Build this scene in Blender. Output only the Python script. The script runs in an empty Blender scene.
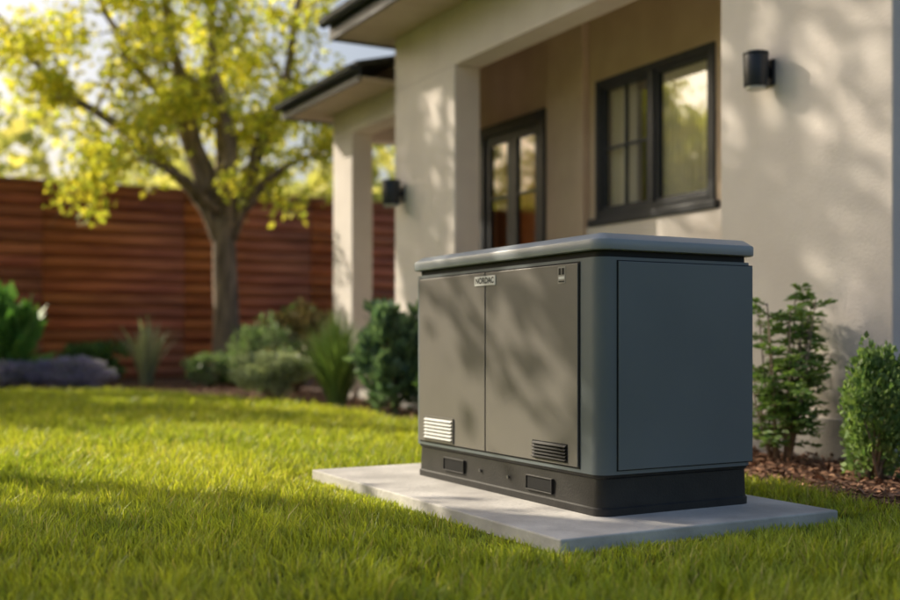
import bpy, bmesh, math, random
import numpy as np
from mathutils import Vector, Matrix
random.seed(7); R=np.random.default_rng(11)
scene=bpy.context.scene
COL=scene.collection

# ------------------------------------------------------------ helpers
def link(o,parent=None):
    COL.objects.link(o)
    if parent is not None: o.parent=parent
    return o
def empty(name):
    e=bpy.data.objects.new(name,None); e.empty_display_size=.1
    return link(e)
def np_mesh(name,co,faces_flat,starts,mat,parent=None,col=None,smooth=False):
    me=bpy.data.meshes.new(name)
    me.vertices.add(len(co)); me.vertices.foreach_set('co',np.asarray(co,dtype=np.float32).ravel())
    me.loops.add(len(faces_flat)); me.loops.foreach_set('vertex_index',np.asarray(faces_flat,dtype=np.int32))
    me.polygons.add(len(starts)); me.polygons.foreach_set('loop_start',np.asarray(starts,dtype=np.int32))
    me.update(calc_edges=True)
    if smooth: me.polygons.foreach_set('use_smooth',np.ones(len(starts),dtype=bool))
    if col is not None:
        a=me.color_attributes.new(name='Col',type='FLOAT_COLOR',domain='POINT')
        a.data.foreach_set('color',np.asarray(col,dtype=np.float32).ravel())
    me.materials.append(mat)
    return link(bpy.data.objects.new(name,me),parent)
def py_mesh(name,verts,faces,mat,parent=None,smooth=False,bevel=0,seg=2):
    me=bpy.data.meshes.new(name); me.from_pydata([tuple(v) for v in verts],[],faces); me.update()
    bm=bmesh.new(); bm.from_mesh(me); bmesh.ops.recalc_face_normals(bm,faces=bm.faces); bm.to_mesh(me); bm.free()
    if smooth:
        for p in me.polygons: p.use_smooth=True
    me.materials.append(mat)
    o=link(bpy.data.objects.new(name,me),parent)
    if bevel>0:
        m=o.modifiers.new('bevel','BEVEL'); m.width=bevel; m.segments=seg; m.limit_method='ANGLE'; m.angle_limit=math.radians(40)
    return o
def boxes(name,lst,mat,parent=None,bevel=0):
    v=[];f=[]
    for (x0,x1,y0,y1,z0,z1) in lst:
        b=len(v)
        v+=[(x0,y0,z0),(x1,y0,z0),(x1,y1,z0),(x0,y1,z0),(x0,y0,z1),(x1,y0,z1),(x1,y1,z1),(x0,y1,z1)]
        f+=[[b+i for i in q] for q in ((0,3,2,1),(4,5,6,7),(0,1,5,4),(1,2,6,5),(2,3,7,6),(3,0,4,7))]
    return py_mesh(name,v,f,mat,parent,bevel=bevel)
def rr_ring(x0,x1,y0,y1,r,z,n=7):
    out=[]
    for cx,cy,a0 in ((x1-r,y1-r,0),(x0+r,y1-r,90),(x0+r,y0+r,180),(x1-r,y0+r,270)):
        for i in range(n+1):
            a=math.radians(a0+90*i/n); out.append((cx+r*math.cos(a),cy+r*math.sin(a),z))
    return out
def loft(name,x0,x1,y0,y1,r,prof,mat,parent=None,n=7,bevel=0):
    v=[];f=[];N=4*(n+1)
    for ins,z in prof: v+=rr_ring(x0+ins,x1-ins,y0+ins,y1-ins,max(r-ins,.004),z,n)
    for k in range(len(prof)-1):
        for i in range(N):
            j=(i+1)%N; f.append([k*N+i,k*N+j,(k+1)*N+j,(k+1)*N+i])
    f.append(list(range(N))[::-1]); f.append([(len(prof)-1)*N+i for i in range(N)])
    o=py_mesh(name,v,f,mat,parent,smooth=True)
    m=o.modifiers.new('es','EDGE_SPLIT'); m.split_angle=math.radians(28)
    return o
def tube(V,F,pts,rad,sides=7):
    b0=len(V); n=len(pts)
    for i,p in enumerate(pts):
        p=Vector(p)
        d=(Vector(pts[min(i+1,n-1)])-Vector(pts[max(i-1,0)])).normalized()
        up=Vector((0.31,.95,.05)) if abs(d.z)>.7 else Vector((0,0,1))
        a=d.cross(up).normalized(); c=d.cross(a)
        for s in range(sides):
            t=2*math.pi*s/sides; V.append(p+(a*math.cos(t)+c*math.sin(t))*rad[i])
    for i in range(n-1):
        for s in range(sides):
            s2=(s+1)%sides
            F.append([b0+i*sides+s,b0+i*sides+s2,b0+(i+1)*sides+s2,b0+(i+1)*sides+s])
    F.append([b0+s for s in range(sides)][::-1]); F.append([b0+(n-1)*sides+s for s in range(sides)])

# ------------------------------------------------------------ materials
def nmat(name,c1,c2,rough=.6,scale=8,bump=0.0,bscale=None,metal=0,stretch=(1,1,1),detail=6,contrast=(.35,.65),spec=.5,big=None):
    m=bpy.data.materials.new(name); m.use_nodes=True; nt=m.node_tree; N=nt.nodes; L=nt.links
    b=N['Principled BSDF']; b.inputs['Roughness'].default_value=rough; b.inputs['Metallic'].default_value=metal
    b.inputs['Specular IOR Level'].default_value=spec
    tc=N.new('ShaderNodeTexCoord'); mp=N.new('ShaderNodeMapping'); mp.inputs['Scale'].default_value=stretch
    L.new(tc.outputs['Object'],mp.inputs['Vector'])
    nz=N.new('ShaderNodeTexNoise'); nz.inputs['Scale'].default_value=scale; nz.inputs['Detail'].default_value=detail
    L.new(mp.outputs[0],nz.inputs['Vector'])
    cr=N.new('ShaderNodeValToRGB'); cr.color_ramp.elements[0].position=contrast[0]; cr.color_ramp.elements[1].position=contrast[1]
    cr.color_ramp.elements[0].color=(*c1,1); cr.color_ramp.elements[1].color=(*c2,1)
    L.new(nz.outputs['Fac'],cr.inputs[0]); out=cr.outputs[0]
    if big:
        n3=N.new('ShaderNodeTexNoise'); n3.inputs['Scale'].default_value=big[0]; n3.inputs['Detail'].default_value=4
        L.new(tc.outputs['Object'],n3.inputs['Vector'])
        r3=N.new('ShaderNodeMapRange'); r3.inputs[1].default_value=.35; r3.inputs[2].default_value=.65
        r3.inputs[3].default_value=big[1]; r3.inputs[4].default_value=1.0
        L.new(n3.outputs['Fac'],r3.inputs[0])
        mx=N.new('ShaderNodeMix'); mx.data_type='RGBA'; mx.blend_type='MULTIPLY'; mx.inputs['Factor'].default_value=1
        L.new(out,mx.inputs[6]); L.new(r3.outputs[0],mx.inputs[7]); out=mx.outputs[2]
    L.new(out,b.inputs['Base Color'])
    if bump>0:
        n2=N.new('ShaderNodeTexNoise'); n2.inputs['Scale'].default_value=bscale or scale*4; n2.inputs['Detail'].default_value=8
        L.new(mp.outputs[0],n2.inputs['Vector'])
        bp=N.new('ShaderNodeBump'); bp.inputs['Strength'].default_value=bump; bp.inputs['Distance'].default_value=.01
        L.new(n2.outputs['Fac'],bp.inputs['Height']); L.new(bp.outputs[0],b.inputs['Normal'])
    return m
def leafmat(name,trans=.45,rough=.5,spec=.3,tint=(1.25,1.2,.6)):
    m=bpy.data.materials.new(name); m.use_nodes=True; nt=m.node_tree; N=nt.nodes; L=nt.links
    b=N['Principled BSDF']; b.inputs['Roughness'].default_value=rough; b.inputs['Specular IOR Level'].default_value=spec
    at=N.new('ShaderNodeAttribute'); at.attribute_name='Col'
    L.new(at.outputs['Color'],b.inputs['Base Color'])
    mx=N.new('ShaderNodeMix'); mx.data_type='RGBA'; mx.blend_type='MULTIPLY'; mx.inputs['Factor'].default_value=1
    L.new(at.outputs['Color'],mx.inputs[6]); mx.inputs[7].default_value=(*tint,1)
    tr=N.new('ShaderNodeBsdfTranslucent'); L.new(mx.outputs[2],tr.inputs['Color'])
    ms=N.new('ShaderNodeMixShader'); ms.inputs[0].default_value=trans
    L.new(b.outputs[0],ms.inputs[1]); L.new(tr.outputs[0],ms.inputs[2])
    L.new(ms.outputs[0],N['Material Output'].inputs['Surface'])
    return m
def glassmat(name,fac=.35,tint=(.75,.78,.76)):
    m=bpy.data.materials.new(name); m.use_nodes=True; nt=m.node_tree; N=nt.nodes; L=nt.links
    N.remove(N['Principled BSDF'])
    t=N.new('ShaderNodeBsdfTransparent'); t.inputs[0].default_value=(*tint,1)
    g=N.new('ShaderNodeBsdfGlossy'); g.inputs['Roughness'].default_value=.03; g.inputs['Color'].default_value=(.9,.92,.9,1)
    ms=N.new('ShaderNodeMixShader'); ms.inputs[0].default_value=fac
    L.new(t.outputs[0],ms.inputs[1]); L.new(g.outputs[0],ms.inputs[2]); L.new(ms.outputs[0],N['Material Output'].inputs['Surface'])
    return m

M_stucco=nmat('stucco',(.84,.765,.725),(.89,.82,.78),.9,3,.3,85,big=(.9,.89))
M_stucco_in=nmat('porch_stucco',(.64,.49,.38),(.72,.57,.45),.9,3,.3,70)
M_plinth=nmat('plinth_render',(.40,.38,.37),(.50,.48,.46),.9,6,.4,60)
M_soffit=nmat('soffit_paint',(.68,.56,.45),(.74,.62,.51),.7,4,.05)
M_fascia=nmat('fascia_metal',(.05,.06,.075),(.07,.08,.10),.45,5)
M_roof=nmat('roof_shingle',(.05,.05,.055),(.09,.09,.095),.9,14,.6,40)
M_frame=nmat('window_frame_paint',(.018,.024,.036),(.03,.036,.05),.4,5)
M_glass=glassmat('window_glass',.17,(.97,.97,.95))
M_doorglass=glassmat('door_glass',.09,(.95,.86,.76))
M_curtain=nmat('curtain_cloth',(.92,.86,.72),(.95,.90,.78),.9,2)
M_room=nmat('room_wall',(.40,.32,.2),(.5,.4,.26),.9,2)
M_wood_in=nmat('interior_wood',(.36,.15,.07),(.5,.22,.10),.6,3)
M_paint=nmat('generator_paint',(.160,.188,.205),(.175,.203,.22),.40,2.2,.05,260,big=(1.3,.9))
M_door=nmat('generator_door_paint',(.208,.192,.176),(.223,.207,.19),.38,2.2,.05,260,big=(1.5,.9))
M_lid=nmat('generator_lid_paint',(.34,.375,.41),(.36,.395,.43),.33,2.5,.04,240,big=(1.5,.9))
M_seam=nmat('seam_dark',(.008,.009,.01),(.012,.013,.014),.7,5)
M_base=nmat('base_plastic',(.016,.015,.015),(.025,.023,.022),.5,14,.12,120,big=(4,.75))
M_black=nmat('void_black',(.003,.003,.003),(.005,.005,.005),.9,5)
M_silver=nmat('silver_slat',(.78,.78,.76),(.85,.85,.83),.35,8,metal=.1)
M_white=nmat('label_white',(.78,.78,.76),(.85,.85,.83),.4,8)
M_grey=nmat('label_grey',(.30,.29,.27),(.4,.38,.35),.4,30)
M_steel=nmat('bolt_steel',(.15,.15,.15),(.22,.22,.22),.4,20,metal=.9)
M_conc=nmat('concrete',(.56,.53,.50),(.78,.745,.70),.85,5,.35,55,big=(1.6,.80),detail=10)
M_mulch=nmat('mulch_ground',(.045,.022,.014),(.13,.07,.043),.95,22,1.0,60)
M_lawn=nmat('lawn_ground',(.04,.075,.012),(.08,.115,.02),.95,5,.6,50,big=(.7,.7))
M_bark=nmat('bark',(.12,.088,.064),(.34,.255,.19),.9,7,1.0,12,stretch=(1.6,1.6,.35))
M_lamp=nmat('lamp_metal',(.018,.022,.032),(.028,.032,.042),.38,8)
M_lens=nmat('lamp_lens',(.55,.55,.5),(.65,.65,.6),.3,8)
M_leaf=leafmat('leaf',.55,tint=(1.2,1.15,.6))
M_grass=leafmat('grass_blade',.5,.42,.4,(1.3,1.2,.5))
M_shrub=leafmat('shrub_leaf',.35,.45,.35,(1.1,1.15,.6))
M_chip=leafmat('bark_chip',.0,.9,.2)

# ------------------------------------------------------------ leaf cards
def leaves(name,C,size,colA,colB,mat,parent=None,aspect=.5,upbias=.0,dirs=None,valvar=.35,droop=0):
    C=np.asarray(C,float); n=len(C)
    if dirs is None:
        d=R.normal(size=(n,3)); d[:,2]-=droop
    else: d=np.asarray(dirs)+R.normal(size=(n,3))*.25
    d/=np.linalg.norm(d,axis=1)[:,None]
    nn=R.normal(size=(n,3)); nn[:,2]+=upbias
    s=np.cross(d,nn); s/=np.linalg.norm(s,axis=1)[:,None]+1e-9
    nrm=np.cross(s,d)
    L=(size*(.6+.8*R.random(n)))[:,None]; W=L*aspect*.5
    p0=C; p1=C+d*L*.45+s*W+nrm*L*.06; p2=C+d*L; p3=C+d*L*.45-s*W+nrm*L*.06
    co=np.stack([p0,p1,p2,p3],1).reshape(-1,3)
    t=R.random((n,1)); c=np.asarray(colA)*(1-t)+np.asarray(colB)*t
    c=c*(1-valvar+2*valvar*R.random((n,1)))
    col=np.concatenate([c,np.ones((n,1))],1).repeat(4,axis=0)
    return np_mesh(name,co,np.arange(4*n),np.arange(0,4*n,4),mat,parent,col)

# ------------------------------------------------------------ trees
RT=Vector((.877,-.480,0)); FW=Vector((.480,.877,0))
def resample(pts,n):
    P=[Vector(p) for p in pts]; out=[]
    m=len(P)-1
    for i in range(n+1):
        t=i/n*m; k=min(int(t),m-1); u=t-k
        p0=P[max(k-1,0)];p1=P[k];p2=P[k+1];p3=P[min(k+2,m)]
        out.append(.5*((2*p1)+(p2-p0)*u+(2*p0-5*p1+4*p2-p3)*u*u+(3*p1-p0-3*p2+p3)*u**3))
    return out
def rv(s=1): return Vector((random.gauss(0,s),random.gauss(0,s),random.gauss(0,s)))
def make_tree(base,limbs,trunk_r,leaf_n,leaf_size,cA,cB,name='tree',sub=6,sublen=1.3,clump=.2,start=.35,trunk=None,pw=2):
    root=empty(name); V=[];F=[]; B=Vector(base); tips=[]
    tp=[B+Vector(p) for p in trunk]
    pts=resample(tp,10); h=len(pts)-1
    tube(V,F,pts,[trunk_r*(1+.55*math.exp(-i*1.1))*(1-.22*i/h) for i in range(h+1)],12)
    for (lp,r0) in limbs:
        pl=resample([B+Vector(p) for p in lp],12)
        pl=[p+rv(.025)*(i>1) for i,p in enumerate(pl)]
        tube(V,F,pl,[r0*(1-.82*i/12)+.008 for i in range(13)],8)
        tot=sum((pl[i+1]-pl[i]).length for i in range(12))
        for k in range(int(sub*tot/3)+2):
            t=random.uniform(start,1.0); i=min(int(t*12),11); p=pl[i]
            d=(pl[i+1]-pl[i]).normalized(); q=(d*.6+rv(.75)+Vector((0,0,.15))).normalized()
            ln=sublen*random.uniform(.45,1.1)*(1.15-.5*t)
            sp=[p]; cur=p.copy()
            for s in range(5):
                q=(q+rv(.16)+Vector((0,0,.03))).normalized(); cur=cur+q*ln/5; sp.append(cur.copy())
            rs=max(.012,r0*(1-.82*t)*.45)
            tube(V,F,sp,[rs*(1-.8*j/5)+.003 for j in range(6)],5)
            for w in range(5):
                j=random.randint(1,5); tq=(q+rv(.8)).normalized(); tl=random.uniform(.2,.55)
                a=sp[j]; b=a+tq*tl*.5+rv(.03); c=b+tq*tl*.5+Vector((0,0,-.04))
                tube(V,F,[a,b,c],[.007,.005,.003],4)
                tips+= [a.lerp(b,.5),b,c,c]
    py_mesh('trunk_and_limbs',V,F,M_bark,root,smooth=True)
    T=np.array([tuple(t) for t in tips])
    w=R.random(len(T))**pw; w/=w.sum(); idx=R.choice(len(T),leaf_n,p=w)
    C=T[idx]+R.normal(size=(leaf_n,3))*clump
    leaves('foliage',C,leaf_size,cA,cB,M_leaf,root,aspect=.62,droop=.5,upbias=.6)
    return root
def loc(a,d,z): return tuple(RT*a+FW*d+Vector((0,0,z)))
yA=(.88,.80,.13); yB=(.52,.62,.11)
tb=(4.94,16.1,0)
limbs=[
 ([loc(0,0,2.0),loc(-.5,-.1,2.95),loc(-1.5,-.3,3.85),loc(-2.5,-.3,4.5),loc(-3.4,-.2,5.6)],.115),
 ([loc(0,0,2.1),loc(-.32,.1,3.2),loc(-.7,.3,4.6),loc(-1.05,.3,6.2),loc(-1.3,.2,7.4)],.14),
 ([loc(.02,0,2.2),loc(.12,-.2,3.6),loc(-.12,-.5,5),loc(.1,-.7,6.8)],.13),
 ([loc(.05,0,2.2),loc(.5,.15,3.6),loc(.95,.2,5),loc(1.3,.3,6.9)],.13),
 ([loc(.04,0,2.2),loc(.55,-.1,3.0),loc(1.2,-.25,3.35),loc(1.9,-.3,3.75)],.08),
 ([loc(0,0,2.4),loc(-.2,.6,3.4),loc(-.4,1.3,4.6),loc(-.5,1.8,5.8)],.09),
 ([loc(-.3,0,2.9),loc(-.9,.3,4.2),loc(-1.8,.4,5.4),loc(-2.3,.5,6.6)],.09),
 ([loc(-.1,-.1,2.6),loc(-.6,-.6,3.1),loc(-1.1,-1.0,3.2),loc(-1.6,-1.2,3.0)],.045),
]
make_tree(tb,limbs,.21,15000,.125,yA,yB,trunk=[loc(0,0,-.05),loc(.02,0,.8),loc(.0,0,1.7),loc(-.02,0,2.5)],sub=7.5,sublen=1.25,clump=.13,start=.36,pw=3)
def shade_tree(base,h,r,n,ls,sub=8,zc=.45,pw=2):  # out-of-frame trees, added to throw leaf shadows into view
    lm=[]
    for k in range(7):
        a=2*math.pi*k/7+random.uniform(-.3,.3); e=random.uniform(.55,1.0)
        x,y=math.cos(a)*r,math.sin(a)*r
        lm.append(([(0,0,h*zc*.8),(x*.3,y*.3,h*(zc+.08)),(x*.65,y*.65,h*(zc+.08+.2*e)),(x,y,h*(zc+.1+.38*e))],.09))
    lm.append(([(0,0,h*zc*.8),(.1,0,h*.6),(-.1,.1,h*.8),(0,0,h)],.12))
    make_tree(base,lm,.17,n,ls,yA,yB,trunk=[(0,0,-.05),(.03,0,h*.2),(0,.02,h*.4),(0,0,h*zc*.95)],sub=sub,sublen=1.1,clump=.15,start=.35,pw=pw)
shade_tree((-2.5,17.4,0),5.6,1.9,15000,.16)  # unseen, added to shade the far band of lawn
shade_tree((-5.15,10.8,0),6.2,1.2,15000,.16,sub=7,zc=.62)  # unseen, placed for the shadow on the lower-left lawn
shade_tree((-.9,13.5,0),9.3,1.7,4500,.13,sub=5,zc=.68,pw=4)  # unseen thin crown, added to dapple the corner wall
shade_tree((-1.62,8.85,0),5.6,.5,4600,.13,sub=4,zc=.66)  # unseen, added to darken the front-right grass and cross the doors
shade_tree((-.3,16.7,0),9.0,1.5,3200,.14,sub=4,zc=.66,pw=4)  # unseen high crown, added for dapples on the porch column

# distant masses of trees
Cs=[]
def blob(cx,cy,h,r,n):
    k=18
    cen=np.stack([R.normal(cx,r*.45,k),R.normal(cy,r*.45,k),R.uniform(h*.3,h,k)],1)
    ii=R.integers(0,k,n); p=cen[ii]+R.normal(size=(n,3))*r*.2
    Cs.append(p)
for x in np.arange(-16,30,2.8):
    blob(x+R.uniform(-1,1),30+R.uniform(-3,3)+.1*abs(x),R.uniform(4.6,7.0),R.uniform(1.8,3),1200)
for x in np.arange(-22,36,4):
    blob(x+R.uniform(-1,1),44+R.uniform(-3,3),R.uniform(7,10),3.5,1300)
for y in np.arange(-8,24,3):
    blob(-15+R.uniform(-1,1),y,R.uniform(4,6),2.4,900)
leaves('background_trees',np.concatenate(Cs),.42,(.74,.69,.30),(.47,.54,.24),M_leaf,None,aspect=.7,upbias=.4)  # leaf colours lightened to stand in for distance haze

# ------------------------------------------------------------ ground
py_mesh('lawn_ground',[(-150,-150,0),(150,-150,0),(150,150,0),(-150,150,0)],[[0,1,2,3]],M_lawn)
edge=[(3.5,-6),(3.5,2.2),(3.5,2.84),(3.6,3.3),(3.72,5),(3.85,6.6),(3.88,7.7),(3.9,9.0),(3.78,10.2),(3.55,11.2),(3.4,12.2),(3.05,13.1),(2.5,13.8),(1.68,14.3),(.5,14.7),(-1.5,15.0),(-6,15.6),(-30,16.5)]
er=[(Vector((*p,0))) for p in edge]; er=resample(er,70)
bed=[(p.x+.02*math.sin(i*2.1),p.y+.03*math.sin(i*1.7)) for i,p in enumerate(er)]+[(-30,19.6),(13,19.6),(13,-6)]
py_mesh('mulch_bed_ground',[(x,y,.008) for x,y in bed],[list(range(len(bed)))],M_mulch)
bedA=np.array(bed)
def inpoly(px,py,P):
    ins=np.zeros(len(px),bool); n=len(P); j=n-1
    for i in range(n):
        xi,yi=P[i];xj,yj=P[j]
        c=((yi>py)!=(yj>py))&(px<(xj-xi)*(py-yi)/((yj-yi)+1e-12)+xi)
        ins^=c; j=i
    return ins
PX0,PX1,PY0,PY1=1.93,3.15,2.81,4.90
def vnoise(x,y,s,seed):
    r=np.random.default_rng(seed).random((64,64)); x=x*s+100;y=y*s+100
    xi=np.floor(x).astype(int);yi=np.floor(y).astype(int);fx=x-xi;fy=y-yi
    fx=fx*fx*(3-2*fx);fy=fy*fy*(3-2*fy)
    g=lambda a,b:r[a%64,b%64]
    return (g(xi,yi)*(1-fx)*(1-fy)+g(xi+1,yi)*fx*(1-fy)+g(xi,yi+1)*(1-fx)*fy+g(xi+1,yi+1)*fx*fy)
def grass(name,zones):
    X=[];Y=[];S=[]
    for (x0,x1,y0,y1,dens,wscale) in zones:
        n=int((x1-x0)*(y1-y0)*dens); X.append(R.uniform(x0,x1,n));Y.append(R.uniform(y0,y1,n));S.append(np.full(n,wscale))
    X=np.concatenate(X);Y=np.concatenate(Y);S=np.concatenate(S)
    k=~inpoly(X,Y,bedA)&~((X>PX0-.012)&(X<PX1+.012)&(Y>PY0-.012)&(Y<PY1+.012))
    X=X[k];Y=Y[k];S=S[k]; n=len(X)
    t1=vnoise(X,Y,6,1);t2=vnoise(X,Y,1.3,2);t3=vnoise(X,Y,18,3)
    dx=np.maximum(np.maximum(PX0-X,X-PX1),0);dy=np.maximum(np.maximum(PY0-Y,Y-PY1),0);dp=np.hypot(dx,dy)
    h=(.024+.030*t1+.034*t3)*(.5+1.0*R.random(n)**1.3)*np.clip(.32+dp*1.9,.32,1)*(1+.15*(S-1))
    w=.0022*S*(.6+.8*R.random(n))
    a=R.uniform(0,2*math.pi,n); la=a+R.normal(0,.6,n)+1.57
    lean=h*(.15+.9*R.random(n)**1.2); ta=vnoise(X,Y,5,4)*9
    lx=np.cos(la)*lean*.85+np.cos(ta)*lean*.3; ly=np.sin(la)*lean*.85+np.sin(ta)*lean*.3
    sx=np.cos(a)*w; sy=np.sin(a)*w; z=np.zeros(n)
    p=[np.stack(q,1) for q in ((X-sx,Y-sy,z),(X+sx,Y+sy,z),(X+sx*.8+lx*.35,Y+sy*.8+ly*.35,h*.6),(X-sx*.8+lx*.35,Y-sy*.8+ly*.35,h*.6),(X+lx,Y+ly,h))]
    co=np.stack(p,1).reshape(-1,3)
    b=np.arange(n)[:,None]*5
    fl=(b+np.array([[0,1,2,3,3,2,4]])).ravel()
    st=(np.arange(n)[:,None]*7+np.array([[0,4]])).ravel()
    g1=np.array((.22,.37,.045));g2=np.array((.72,.77,.11));g3=np.array((.82,.72,.32))
    tt=np.clip(.0+.42*t2+.28*t3+.4*R.random(n),0,1)[:,None]; c=g1*(1-tt)+g2*tt
    dry=(R.random(n)<.06)[:,None]; c=np.where(dry,g3,c)*(.55+.75*R.random((n,1)))
    c=np.minimum(c,.85)
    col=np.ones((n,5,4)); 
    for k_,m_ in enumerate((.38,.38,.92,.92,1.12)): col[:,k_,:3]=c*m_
    return np_mesh(name,co,fl,st,M_grass,None,col.reshape(-1,4))
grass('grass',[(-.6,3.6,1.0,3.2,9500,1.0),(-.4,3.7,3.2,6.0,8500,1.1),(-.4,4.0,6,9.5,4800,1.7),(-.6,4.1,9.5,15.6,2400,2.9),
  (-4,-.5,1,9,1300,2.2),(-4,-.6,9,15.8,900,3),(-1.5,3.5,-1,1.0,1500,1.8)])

# mulch chips
n=26000
X=np.concatenate([R.uniform(3.4,4.7,n//2),R.uniform(2.5,5.2,n//2)]);Y=np.concatenate([R.uniform(2.0,7,n//2),R.uniform(6,16,n//2)])
k=inpoly(X,Y,bedA);X=X[k];Y=Y[k]
C=np.stack([X,Y,R.uniform(.008,.035,len(X))],1)
d=R.normal(size=(len(X),3));d[:,2]*=.25
leaves('bark_mulch_chips',C,.045,(.16,.08,.05),(.38,.22,.14),M_chip,None,aspect=.38,dirs=d*3,upbias=2.5,valvar=.5)

# ------------------------------------------------------------ pad
o=boxes('concrete_pad',[(PX0,PX1,PY0,PY1,-.05,.05)],M_conc,None,bevel=.006)

# ------------------------------------------------------------ generator
G=empty('standby_generator')
x0,x1,y0,y1=2.28,3.005,3.08,4.51
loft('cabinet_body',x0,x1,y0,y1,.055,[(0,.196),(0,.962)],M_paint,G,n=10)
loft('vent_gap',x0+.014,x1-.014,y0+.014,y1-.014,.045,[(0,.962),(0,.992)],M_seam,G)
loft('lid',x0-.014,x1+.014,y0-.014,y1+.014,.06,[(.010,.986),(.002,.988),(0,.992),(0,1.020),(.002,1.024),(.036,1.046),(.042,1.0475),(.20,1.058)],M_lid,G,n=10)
loft('base_skirt',x0+.006,x1-.006,y0+.006,y1-.006,.05,[(0,.05),(0,.075),(.006,.08),(.010,.18),(.002,.186),(.0,.196)],M_base,G,n=10)
def panelX(name,ya,yb,za,zb,xo,mat,th=.006,bev=.002,par=G): return boxes(name,[(xo-th,xo,ya,yb,za,zb)],mat,par,bevel=bev)
panelX('door_seam',3.196,4.446,.209,.951,x0,M_seam,.0025,0)
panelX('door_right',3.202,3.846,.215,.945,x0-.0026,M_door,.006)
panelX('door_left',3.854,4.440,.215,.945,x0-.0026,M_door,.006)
boxes('side_seam',[(2.353,2.990,y0-.0025,y0,.209,.951)],M_seam,G)
boxes('side_panel',[(2.3565,2.9865,y0-.008,y0-.0026,.2125,.9475)],M_paint,G,bevel=.002)
dx=x0-.0087
boxes('louvre_recess',[(dx-.001,dx,4.115,4.385,.222,.330)],M_seam,G)
boxes('louvre_frame',[(dx-.006,dx-.0011,4.115,4.122,.222,.330),(dx-.006,dx-.0011,4.378,4.385,.222,.330),(dx-.006,dx-.0011,4.122,4.378,.222,.228),(dx-.006,dx-.0011,4.122,4.378,.324,.330)],M_door,G)
def slats(name,ya,yb,za,zb,n,mat,dep=.012):
    v=[];f=[];p=(zb-za)/n
    for i in range(n):
        z=za+i*p; b=len(v)
        prof=[(dx-.0012,z+p*.95),(dx-dep,z+p*.38),(dx-dep,z+p*.22),(dx-.0012,z+p*.45)]
        for y in (ya,yb): v+=[(a,y,c) for a,c in prof]
        f+=[[b+0,b+1,b+5,b+4],[b+1,b+2,b+6,b+5],[b+2,b+3,b+7,b+6],[b+3,b,b+4,b+7],[b,b+3,b+2,b+1],[b+4,b+5,b+6,b+7]]
    return py_mesh(name,v,f,mat,G)
slats('silver_louvre_slats',4.124,4.376,.229,.323,6,M_silver)
boxes('dark_louvre_recess',[(dx-.001,dx,3.262,3.495,.224,.292)],M_black,G)
slats('dark_louvre_slats',3.268,3.489,.227,.289,5,M_base,.010)
boxes('badge_plate',[(dx-.004,dx,3.765,3.930,.892,.931)],M_white,G,bevel=.001)
def text(body,y,z,size,mat,xo):
    cu=bpy.data.curves.new('badge_lettering','FONT'); cu.body=body; cu.size=size; cu.align_x='CENTER'; cu.align_y='CENTER'; cu.offset=.0009
    cu.materials.append(mat); o=link(bpy.data.objects.new('badge_lettering',cu),G)
    o.matrix_world=Matrix(((0,0,-1,xo),(-1,0,0,y),(0,1,0,z),(0,0,0,1)))
text('NORDAC',3.8475,.9115,.034,M_seam,dx-.0046)
boxes('warning_label',[(dx-.001,dx,3.276,3.324,.876,.938)],M_grey,G)
boxes('warning_label_print',[(dx-.0018,dx-.0011,3.282,3.298,.908,.932),(dx-.0018,dx-.0011,3.282,3.318,.881,.886),(dx-.0018,dx-.0011,3.304,3.318,.908,.932)],M_seam,G)
boxes('warning_label_mark',[(dx-.0018,dx-.0011,3.282,3.318,.892,.902)],M_white,G)
bx=x0+.012
def slot(ya,yb,za,zb):
    boxes('lift_slot_shade_panel',[(bx-.005,bx+.01,ya+.005,yb-.005,za+.005,zb-.005)],M_black,G)  # black panel painting the shade inside an open slot
    boxes('lift_slot_rim',[(bx-.009,bx+.01,ya,yb,zb-.0049,zb),(bx-.009,bx+.01,ya,yb,za,za+.0049),(bx-.009,bx+.01,ya,ya+.0049,za+.005,zb-.005),(bx-.009,bx+.01,yb-.0049,yb,za+.005,zb-.005)],M_base,G,bevel=.0015)
slot(3.385,3.565,.094,.152); slot(4.055,4.235,.098,.156)
def cyl(name,c,r,h,axis,mat,par,n=24,bev=0,r2=None):
    v=[];f=[];r2=r if r2 is None else r2
    for k,(hh,rr_) in enumerate(((0,r),(h,r2))):
        for i in range(n):
            a=2*math.pi*i/n; p=(rr_*math.cos(a),rr_*math.sin(a),hh)
            if axis=='x': p=(p[2],p[0],p[1])
            elif axis=='y': p=(p[0],p[2],p[1])
            v.append((c[0]+p[0],c[1]+p[1],c[2]+p[2]))
    for i in range(n): j=(i+1)%n; f.append([i,j,n+j,n+i])
    f.append(list(range(n))); f.append(list(range(n,2*n)))
    o=py_mesh(name,v,f,mat,par,bevel=bev)
    for p in o.data.polygons: p.use_smooth=len(p.vertices)==4
    return o
for yy,zz in ((3.70,.125),(3.92,.128)):
    cyl('base_bolt',(bx-.008,yy,zz),.007,.006,'x',M_steel,G,12)

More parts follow.
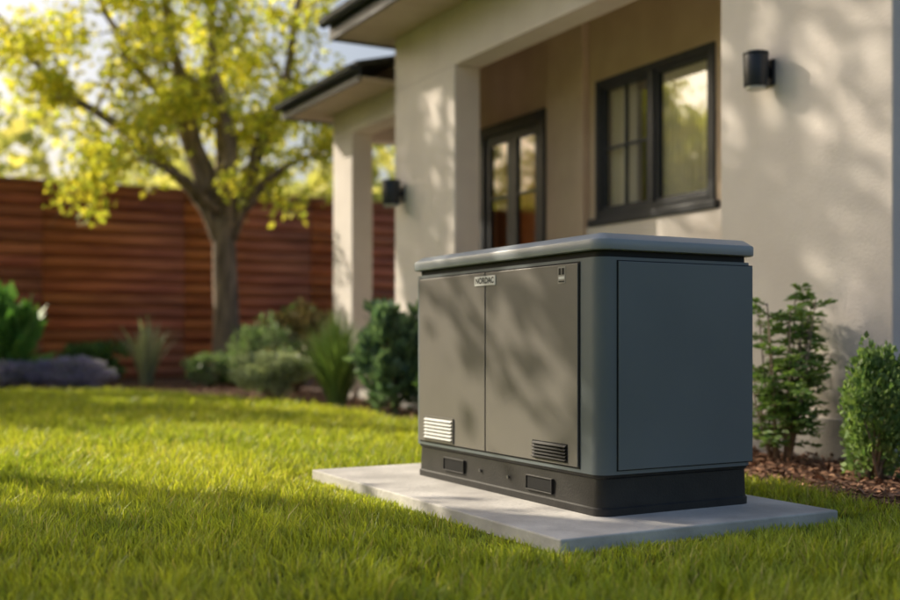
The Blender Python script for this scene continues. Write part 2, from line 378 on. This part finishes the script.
# ------------------------------------------------------------ house
H=empty('stucco_house')
ZT=3.62
boxes('corner_wall',[(4.68,9.5,3.82,5.09,0,ZT)],M_stucco,H,bevel=.012)
boxes('corner_plinth',[(4.668,9.5,3.808,5.092,0,.24)],M_plinth,H,bevel=.006)
boxes('porch_column',[(4.68,4.94,8.46,9.68,0,3.11)],M_stucco,H,bevel=.012)
boxes('porch_beam',[(4.683,4.937,5.09,9.677,3.11,ZT)],M_stucco,H)
boxes('column_plinth',[(4.67,4.95,8.45,9.69,0,.24)],M_plinth,H)
boxes('far_column',[(4.9,5.155,11.23,11.78,0,2.99)],M_stucco,H,bevel=.01)
boxes('far_beam',[(4.903,5.152,9.70,11.777,2.99,3.27),(5.152,8.0,11.55,11.774,2.99,3.27)],M_stucco,H)
WX=5.7
wy=(6.25,7.745,1.72,2.92); dy=(8.54,9.75,.12,2.84)
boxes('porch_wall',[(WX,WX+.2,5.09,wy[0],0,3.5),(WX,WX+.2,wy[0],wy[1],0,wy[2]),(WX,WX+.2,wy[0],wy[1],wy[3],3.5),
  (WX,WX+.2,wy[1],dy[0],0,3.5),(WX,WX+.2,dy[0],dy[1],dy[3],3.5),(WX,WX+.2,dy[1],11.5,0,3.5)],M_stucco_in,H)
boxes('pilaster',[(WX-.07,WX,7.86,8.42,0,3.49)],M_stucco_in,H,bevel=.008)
boxes('window_sill',[(WX-.06,WX-.001,6.2,7.80,1.66,1.718)],M_frame,H,bevel=.005)
boxes('sill_band',[(WX-.035,WX-.001,5.10,7.85,1.40,1.655)],M_stucco,H,bevel=.005)
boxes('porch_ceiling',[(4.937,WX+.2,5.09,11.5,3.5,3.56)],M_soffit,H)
boxes('porch_floor',[(4.70,WX,5.09,8.46,0,.12),(4.95,WX,8.46,11.5,0,.12)],M_conc,H)
boxes('side_wall',[(WX+.2,9.5,11.3,11.5,0,3.5)],M_stucco,H)
boxes('room_walls',[(8.2,8.3,5.1,11.3,0,3.5),(WX+.2,8.2,8.1,8.2,0,3.5),(WX+.2,8.2,5.1,11.3,-.02,.02),(WX+.2,8.2,5.1,11.3,3.45,3.5)],M_room,H)
fx0,fx1=WX-.02,WX+.07
def frame(ya,yb,za,zb,t,xa,xb): return [(xa,xb,ya,ya+t,za,zb),(xa,xb,yb-t,yb,za,zb),(xa,xb,ya+t,yb-t,za,za+t),(xa,xb,ya+t,yb-t,zb-t,zb)]
ym=(wy[0]+wy[1])/2
boxes('window_frame',frame(wy[0]+.001,wy[1]-.001,wy[2]+.001,wy[3]-.001,.065,fx0,fx1)+[(fx0,fx1,ym-.04,ym+.04,wy[2]+.066,wy[3]-.066)],M_frame,H,bevel=.004)
sA=(wy[0]+.066,ym-.041);sB=(ym+.041,wy[1]-.066); zz=(wy[2]+.066,wy[3]-.066)
boxes('window_sash',frame(*sA,*zz,.03,fx0+.02,fx1-.01)+frame(*sB,*zz,.03,fx0+.02,fx1-.01),M_frame,H,bevel=.003)
yc=(sB[0]+sB[1])/2; zc=zz[0]+(zz[1]-zz[0])*.5; 
boxes('window_muntins',[(fx0+.03,fx1-.03,yc-.01,yc+.01,zz[0]+.03,zz[1]-.03),(fx0+.03,fx1-.03,sB[0]+.03,yc-.0101,zc-.01,zc+.01),(fx0+.03,fx1-.03,yc+.0101,sB[1]-.03,zc-.01,zc+.01)],M_frame,H)
boxes('window_pane',[(WX+.03,WX+.034,sA[0]+.03,sA[1]-.03,zz[0]+.03,zz[1]-.03),(WX+.03,WX+.034,sB[0]+.03,sB[1]-.03,zz[0]+.03,zz[1]-.03)],M_glass,H)
def curtain(ya,yb,za,zb,xc,amp=.016,per=.085):
    v=[];f=[];n=90
    for i in range(n+1):
        y=ya+(yb-ya)*i/n; x=xc+amp*math.sin(y/per*2*math.pi)+.3*amp*math.sin(y*51)
        v+=[(x,y,za),(x,y,zb)]
    for i in range(n): f.append([2*i,2*i+2,2*i+3,2*i+1])
    py_mesh('curtain',v,f,M_curtain,H,smooth=True)
curtain(6.26,7.0,1.73,2.91,WX+.075); curtain(7.30,7.74,1.73,2.91,WX+.095)
boxes('door_frame',frame(dy[0]+.001,dy[1]-.001,dy[2]+.001,dy[3]-.001,.10,WX-.03,WX+.09),M_frame,H,bevel=.004)
da,db=dy[0]+.101,dy[1]-.101; dm=(da+db)/2
dl=frame(da,dm-.003,.222,2.73,.085,WX+.0,WX+.05)+frame(dm+.003,db,.222,2.73,.085,WX+.0,WX+.05)
for a,b in ((da+.086,dm-.089),(dm+.089,db-.086)):
    for z in (.9,1.5,2.1): dl.append((WX+.01,WX+.04,a,b,z-.012,z+.012))
boxes('porch_door',dl,M_frame,H)
boxes('porch_door_glass',[(WX+.023,WX+.026,da+.08,dm-.08,.29,2.66),(WX+.023,WX+.026,dm+.08,db-.08,.29,2.66)],M_doorglass,H)
boxes('door_reflection_panel',[(WX+.25,WX+.30,8.25,10.6,0,3.2)],M_wood_in,H)  # brown panel added to give the door glass its brown reflection
EX=4.10
def roofslab(name,xe,xr,ya,yb,ze,rise,th,mat):
    v=[(xe,ya,ze),(xr,ya,ze+rise),(xr,yb,ze+rise),(xe,yb,ze),(xe,ya,ze+th),(xr,ya,ze+rise+th),(xr,yb,ze+rise+th),(xe,yb,ze+th)]
    return py_mesh(name,v,[[0,1,2,3],[4,5,6,7],[0,1,5,4],[1,2,6,5],[2,3,7,6],[3,0,4,7]],mat,H)
roofslab('main_roof',EX-.02,8.0,3.2,9.96,3.79,1.6,.06,M_roof)
roofslab('main_roof_rear',12.2,8.0,3.2,9.96,3.79,1.6,.06,M_roof)
boxes('main_soffit',[(EX+.03,12,3.25,9.92,ZT+.002,ZT+.03)],M_soffit,H)
boxes('main_fascia',[(EX,EX+.03,3.22,9.95,ZT-.02,3.80),(EX+.03,12,9.92,9.95,ZT-.02,3.80),(EX+.03,12,3.22,3.25,ZT-.02,3.80)],M_fascia,H)
py_mesh('main_gable_far',[(EX+.03,9.9,3.8),(12,9.9,3.8),(8,9.9,5.35)],[[0,1,2]],M_stucco,H)
py_mesh('main_gable_near',[(EX+.03,3.3,3.8),(12,3.3,3.8),(8,3.3,5.35)],[[0,1,2]],M_stucco,H)
def gutter(name,x,ya,yb,z,r=.055):
    v=[];f=[];n=8
    for y in (ya,yb):
        for i in range(n+1):
            a=math.pi+math.pi*i/n; v.append((x-r+r*math.cos(a),y,z+r*1.1*math.sin(a)))
        v+= [(x-r+ (r+.006),y,z+.012),(x-r-(r+.006),y,z+.012)]
    m=n+3
    for i in range(m): j=(i+1)%m; f.append([i,j,m+j,m+i])
    f.append(list(range(m)));f.append(list(range(m,2*m)))
    py_mesh(name,v,f,M_fascia,H)
gutter('main_gutter',EX-.003,3.2,9.97,3.775)
LX=4.42
boxes('far_soffit',[(LX+.03,9,9.97,12.16,3.272,3.30)],M_soffit,H)
boxes('far_fascia',[(LX,LX+.03,9.97,12.19,3.25,3.40),(LX+.03,9,12.16,12.19,3.25,3.40)],M_fascia,H)
roofslab('far_roof',LX-.02,8.0,9.97,12.2,3.40,.9,.05,M_roof)
gutter('far_gutter',LX-.003,9.97,12.2,3.39,.05)

def lamp(y,z,r,h,x=4.68):
    L=empty('wall_lamp')
    boxes('mounting_plate',[(x-.018,x-.0005,y-.05,y+.05,z-.075,z+.075)],M_lamp,L,bevel=.006)
    boxes('bracket_arm',[(x-.05,x-.018,y-.02,y+.02,z-.02,z+.03)],M_lamp,L,bevel=.004)
    c=(x-.035-r,y,z-h/2)
    cyl('shade',c,r*.94,h,'z',M_lamp,L,32,.006,r)
    cyl('cap',(c[0],c[1],z+h/2),r*1.02,.018,'z',M_lamp,L,32,.004)
    cyl('lens',(c[0],c[1],z-h/2-.016),r*.8,.016,'z',M_lens,L,32,.003)
lamp(4.68,2.22,.072,.18)
lamp(9.50,2.08,.09,.22)

# ------------------------------------------------------------ fence
FN=empty('wooden_fence'); FY=19.35; FH=3.32
def boardmat():
    m=nmat('fence_wood',(.36,.095,.045),(.66,.21,.095),.6,2.0,.3,14,stretch=(.6,6,7),detail=8)
    nt=m.node_tree;N=nt.nodes;L=nt.links;b=N['Principled BSDF']
    at=N.new('ShaderNodeAttribute');at.attribute_name='Col'
    mx=N.new('ShaderNodeMix');mx.data_type='RGBA';mx.blend_type='MULTIPLY';mx.inputs['Factor'].default_value=1
    src=b.inputs['Base Color'].links[0].from_socket; L.new(src,mx.inputs[6]);L.new(at.outputs['Color'],mx.inputs[7]);L.new(mx.outputs[2],b.inputs['Base Color'])
    return m
MF=boardmat()
v=[];cols=[]
xs=[-14+2.4*i for i in range(11)]
nb=16; bh=FH/nb
for i in range(len(xs)-1):
    for j in range(nb):
        a,b=xs[i]+.003,xs[i+1]-.003; z0=j*bh+.006; z1=(j+1)*bh-.008; yo=FY+random.uniform(-.006,.006)
        v+=[(a,yo,z0),(b,yo,z0),(b,yo+.03,z0),(a,yo+.03,z0),(a,yo,z1),(b,yo,z1),(b,yo+.03,z1),(a,yo+.03,z1)]
        c=random.uniform(.65,1.15); cols+=[(c,c*random.uniform(.9,1.08),c,1)]*8
nbx=len(v)//8
fl=[];
for k in range(nbx):
    for q in ((0,3,2,1),(4,5,6,7),(0,1,5,4),(1,2,6,5),(2,3,7,6),(3,0,4,7)): fl+=[8*k+i for i in q]
np_mesh('boards',v,fl,np.arange(0,len(fl),4),MF,FN,cols)
boxes('backing',[(-14,10,FY+.04,FY+.055,0,FH-.02)],M_seam,FN)  # dark sheet added to block sun through the board gaps
boxes('posts',[(x-.05,x+.05,FY+.056,FY+.15,0,FH-.02) for x in xs],M_wood_in,FN)
boxes('cap_rail',[(-14,10,FY-.05,FY+.15,FH+.001,FH+.04)],M_wood_in,FN)

# ------------------------------------------------------------ shrubs and plants
def shrub(name,x,y,rx,rz,n,ls,cA,cB,z0=.0,aspect=.5,clumps=26,mat=None,ry=None,up=.3):
    root=empty(name); ry=ry or rx
    u=R.normal(size=(clumps,3));u/=np.linalg.norm(u,axis=1)[:,None]; rr_=R.uniform(.35,1,(clumps,1))**.6
    cen=u*rr_*np.array([rx,ry,rz*.5])*.85+np.array([x,y,z0+rz*.5])
    ii=R.integers(0,clumps,n); d=R.normal(size=(n,3)); d/=np.linalg.norm(d,axis=1)[:,None]
    C=cen[ii]+d*np.array([rx,ry,rz*.5])*.26*R.uniform(.5,1.1,(n,1)); C[:,2]=np.maximum(C[:,2],.015)
    dirs=(C-np.array([x,y,z0+rz*.1])); dirs/=np.linalg.norm(dirs,axis=1)[:,None]; dirs[:,2]+=up
    leaves('foliage',C,ls,cA,cB,mat or M_shrub,root,aspect,upbias=.8,dirs=dirs+R.normal(size=(n,3))*.5)
    V=[];F=[]
    for c in cen[:14]:
        b=Vector((x+random.uniform(-.04,.04),y+random.uniform(-.04,.04),0)); c=Vector(c)
        tube(V,F,[b,b.lerp(c,.5)+Vector((0,0,.04)),c],[.009,.006,.003],5)
    py_mesh('stems',V,F,M_bark,root,smooth=True)
    return root
def grassy(name,x,y,h,r,n,w,cA,cB,droop=.5):
    root=empty(name); S=5
    a=R.uniform(0,2*math.pi,n); sp=R.uniform(.05,1,n); hh=h*R.uniform(.6,1.05,n)
    bx_=x+np.cos(a)*r*.15*sp;by_=y+np.sin(a)*r*.15*sp
    ca,sa=np.cos(a),np.sin(a); co=np.zeros((n,(S+1)*2,3))
    for k in range(S+1):
        t=k/S; o=r*sp*(t**1.6); z=hh*(t-droop*sp*t**2.6*.6); ww=w*(1-t)**.7*.5+.0005
        co[:,2*k,0]=bx_+ca*o-sa*ww;co[:,2*k,1]=by_+sa*o+ca*ww;co[:,2*k,2]=z
        co[:,2*k+1,0]=bx_+ca*o+sa*ww;co[:,2*k+1,1]=by_+sa*o-ca*ww;co[:,2*k+1,2]=z
    m=(S+1)*2; q=np.array([[2*k,2*k+1,2*k+3,2*k+2] for k in range(S)]).ravel()
    fl=(np.arange(n)[:,None]*m+q[None]).ravel(); st=np.arange(0,n*S*4,4)
    t=R.random((n,1));c=(np.array(cA)*(1-t)+np.array(cB)*t)*R.uniform(.7,1.2,(n,1))
    col=np.concatenate([c,np.ones((n,1))],1).repeat(m,axis=0)
    np_mesh('blades',co.reshape(-1,3),fl,st,M_shrub,root,col)
    return root
gD=(.08,.16,.06);gM=(.16,.28,.09);gL=(.30,.40,.14);gG=(.34,.40,.29);gS=(.48,.52,.37)
def nandina(x,y,h):
    root=empty('nandina_shrub');V=[];F=[];C=[];D=[]
    for s in range(18):
        a=random.uniform(0,6.28);hh=h*random.uniform(.45,1); lean=random.uniform(.02,.16)
        b=Vector((x+.05*math.cos(a),y+.05*math.sin(a),0)); t=b+Vector((math.cos(a)*lean,math.sin(a)*lean,hh))
        m=b.lerp(t,.5)+rv(.01); tube(V,F,[b,m,t],[.007,.005,.003],5)
        for k in range(12):
            f=random.uniform(.12,1)**.8; p=b.lerp(t,f); aa=random.uniform(0,6.28)
            q=Vector((math.cos(aa),math.sin(aa),random.uniform(.0,.7))).normalized(); L_=random.uniform(.09,.2)*(1.15-.4*f)
            e=p+q*L_+Vector((0,0,-.02)); tube(V,F,[p,p.lerp(e,.5)+Vector((0,0,.012)),e],[.003,.002,.001],4)
            side=q.cross(Vector((0,0,1))).normalized()
            for u in range(9):
                w=.2+.8*u/8; pp=p.lerp(e,w)+Vector((0,0,.012*math.sin(w*3)))
                for sg in (-1,1):
                    dd=(q*.6+side*sg*.9+Vector((0,0,-.1))).normalized()
                    for z_ in range(2): C.append(tuple(pp+dd*.016*z_+rv(.004))); D.append(tuple(dd))
    py_mesh('stems',V,F,M_bark,root,smooth=True)
    leaves('foliage',C,.038,(.14,.25,.08),(.28,.40,.13),M_shrub,root,.42,upbias=1.2,dirs=np.array(D)*1.2)
nandina(4.34,4.26,.94)
shrub('boxwood_shrub',4.20,3.52,.20,.68,4800,.032,(.15,.26,.09),(.30,.41,.16),aspect=.6,clumps=50,up=.5)
shrub('leafy_shrub',4.22,8.75,.38,1.0,1900,.11,(.10,.18,.12),(.24,.35,.22),aspect=.6,clumps=30)
shrub('leafy_shrub',4.35,7.9,.30,.55,1800,.07,gD,gM,aspect=.55)
grassy('ornamental_grass',4.10,9.75,1.0,.50,650,.018,gM,gL)
grassy('ornamental_grass',4.42,10.6,1.0,.46,520,.018,gM,gG)
shrub('silver_shrub',3.98,11.2,.46,.58,5200,.055,gG,gS,aspect=.4,clumps=40)
shrub('silver_shrub',4.35,12.4,.55,.95,3200,.06,gM,gG,aspect=.4,clumps=34)
shrub('leafy_shrub',4.9,13.0,.55,1.15,2600,.09,(.22,.18,.08),(.32,.25,.12))
shrub('leafy_shrub',5.6,14.6,.5,1.15,2400,.09,gD,gM)
shrub('silver_shrub',4.35,14.9,.38,.5,2400,.06,gM,gG,aspect=.4)
shrub('leafy_shrub',4.9,15.2,.4,.35,1600,.07,gD,gM)
shrub('lavender_shrub',2.5,14.75,.62,.46,5200,.05,(.48,.40,.86),(.30,.33,.38),aspect=.3,clumps=50,ry=.35,up=1.2)
shrub('lavender_shrub',1.75,14.95,.5,.40,3200,.05,(.46,.38,.82),(.30,.33,.36),aspect=.3,clumps=40,ry=.35,up=1.2)
grassy('agave_plant',3.72,15.9,1.1,.50,70,.075,(.40,.44,.30),(.55,.56,.38),.25)
shrub('broadleaf_shrub',1.80,15.5,.55,1.12,420,.32,(.11,.27,.07),(.22,.40,.11),aspect=.5,clumps=22,up=.6)
shrub('leafy_shrub',5.9,17.6,.6,1.0,2200,.10,gD,gM)
shrub('leafy_shrub',3.3,17.6,.6,.7,1800,.10,gD,gM)

# ------------------------------------------------------------ light, sky, camera
az=math.radians(32); el=math.radians(30)
to_sun=Vector((-math.sin(az)*math.cos(el),math.cos(az)*math.cos(el),math.sin(el)))
sd=bpy.data.lights.new('sun','SUN'); sd.energy=5.0; sd.angle=math.radians(.5); sd.color=(1,.89,.70)
so=link(bpy.data.objects.new('sun',sd)); so.rotation_euler=to_sun.to_track_quat('Z','Y').to_euler(); so.location=to_sun*30
w=bpy.data.worlds.new('World'); scene.world=w; w.use_nodes=True; nt=w.node_tree
bg=nt.nodes['Background']; bg.inputs[1].default_value=.145
sk=nt.nodes.new('ShaderNodeTexSky'); sk.sky_type='NISHITA'; sk.sun_disc=False; sk.sun_elevation=el; sk.sun_rotation=-az
sk.dust_density=5; sk.air_density=1.0; sk.ozone_density=.6
nt.links.new(sk.outputs[0],bg.inputs[0])
cd=bpy.data.cameras.new('camera'); cd.lens=43.7; cd.sensor_width=36; cd.shift_y=40/900; cd.clip_start=.05; cd.clip_end=600
cd.dof.use_dof=True; cd.dof.focus_distance=3.85; cd.dof.aperture_fstop=1.35
co=link(bpy.data.objects.new('camera',cd)); co.location=(0,0,.67); co.rotation_euler=(math.radians(90),0,-math.radians(28.7))
scene.camera=co
scene.view_settings.view_transform='Standard'; scene.view_settings.look='None'; scene.view_settings.exposure=0
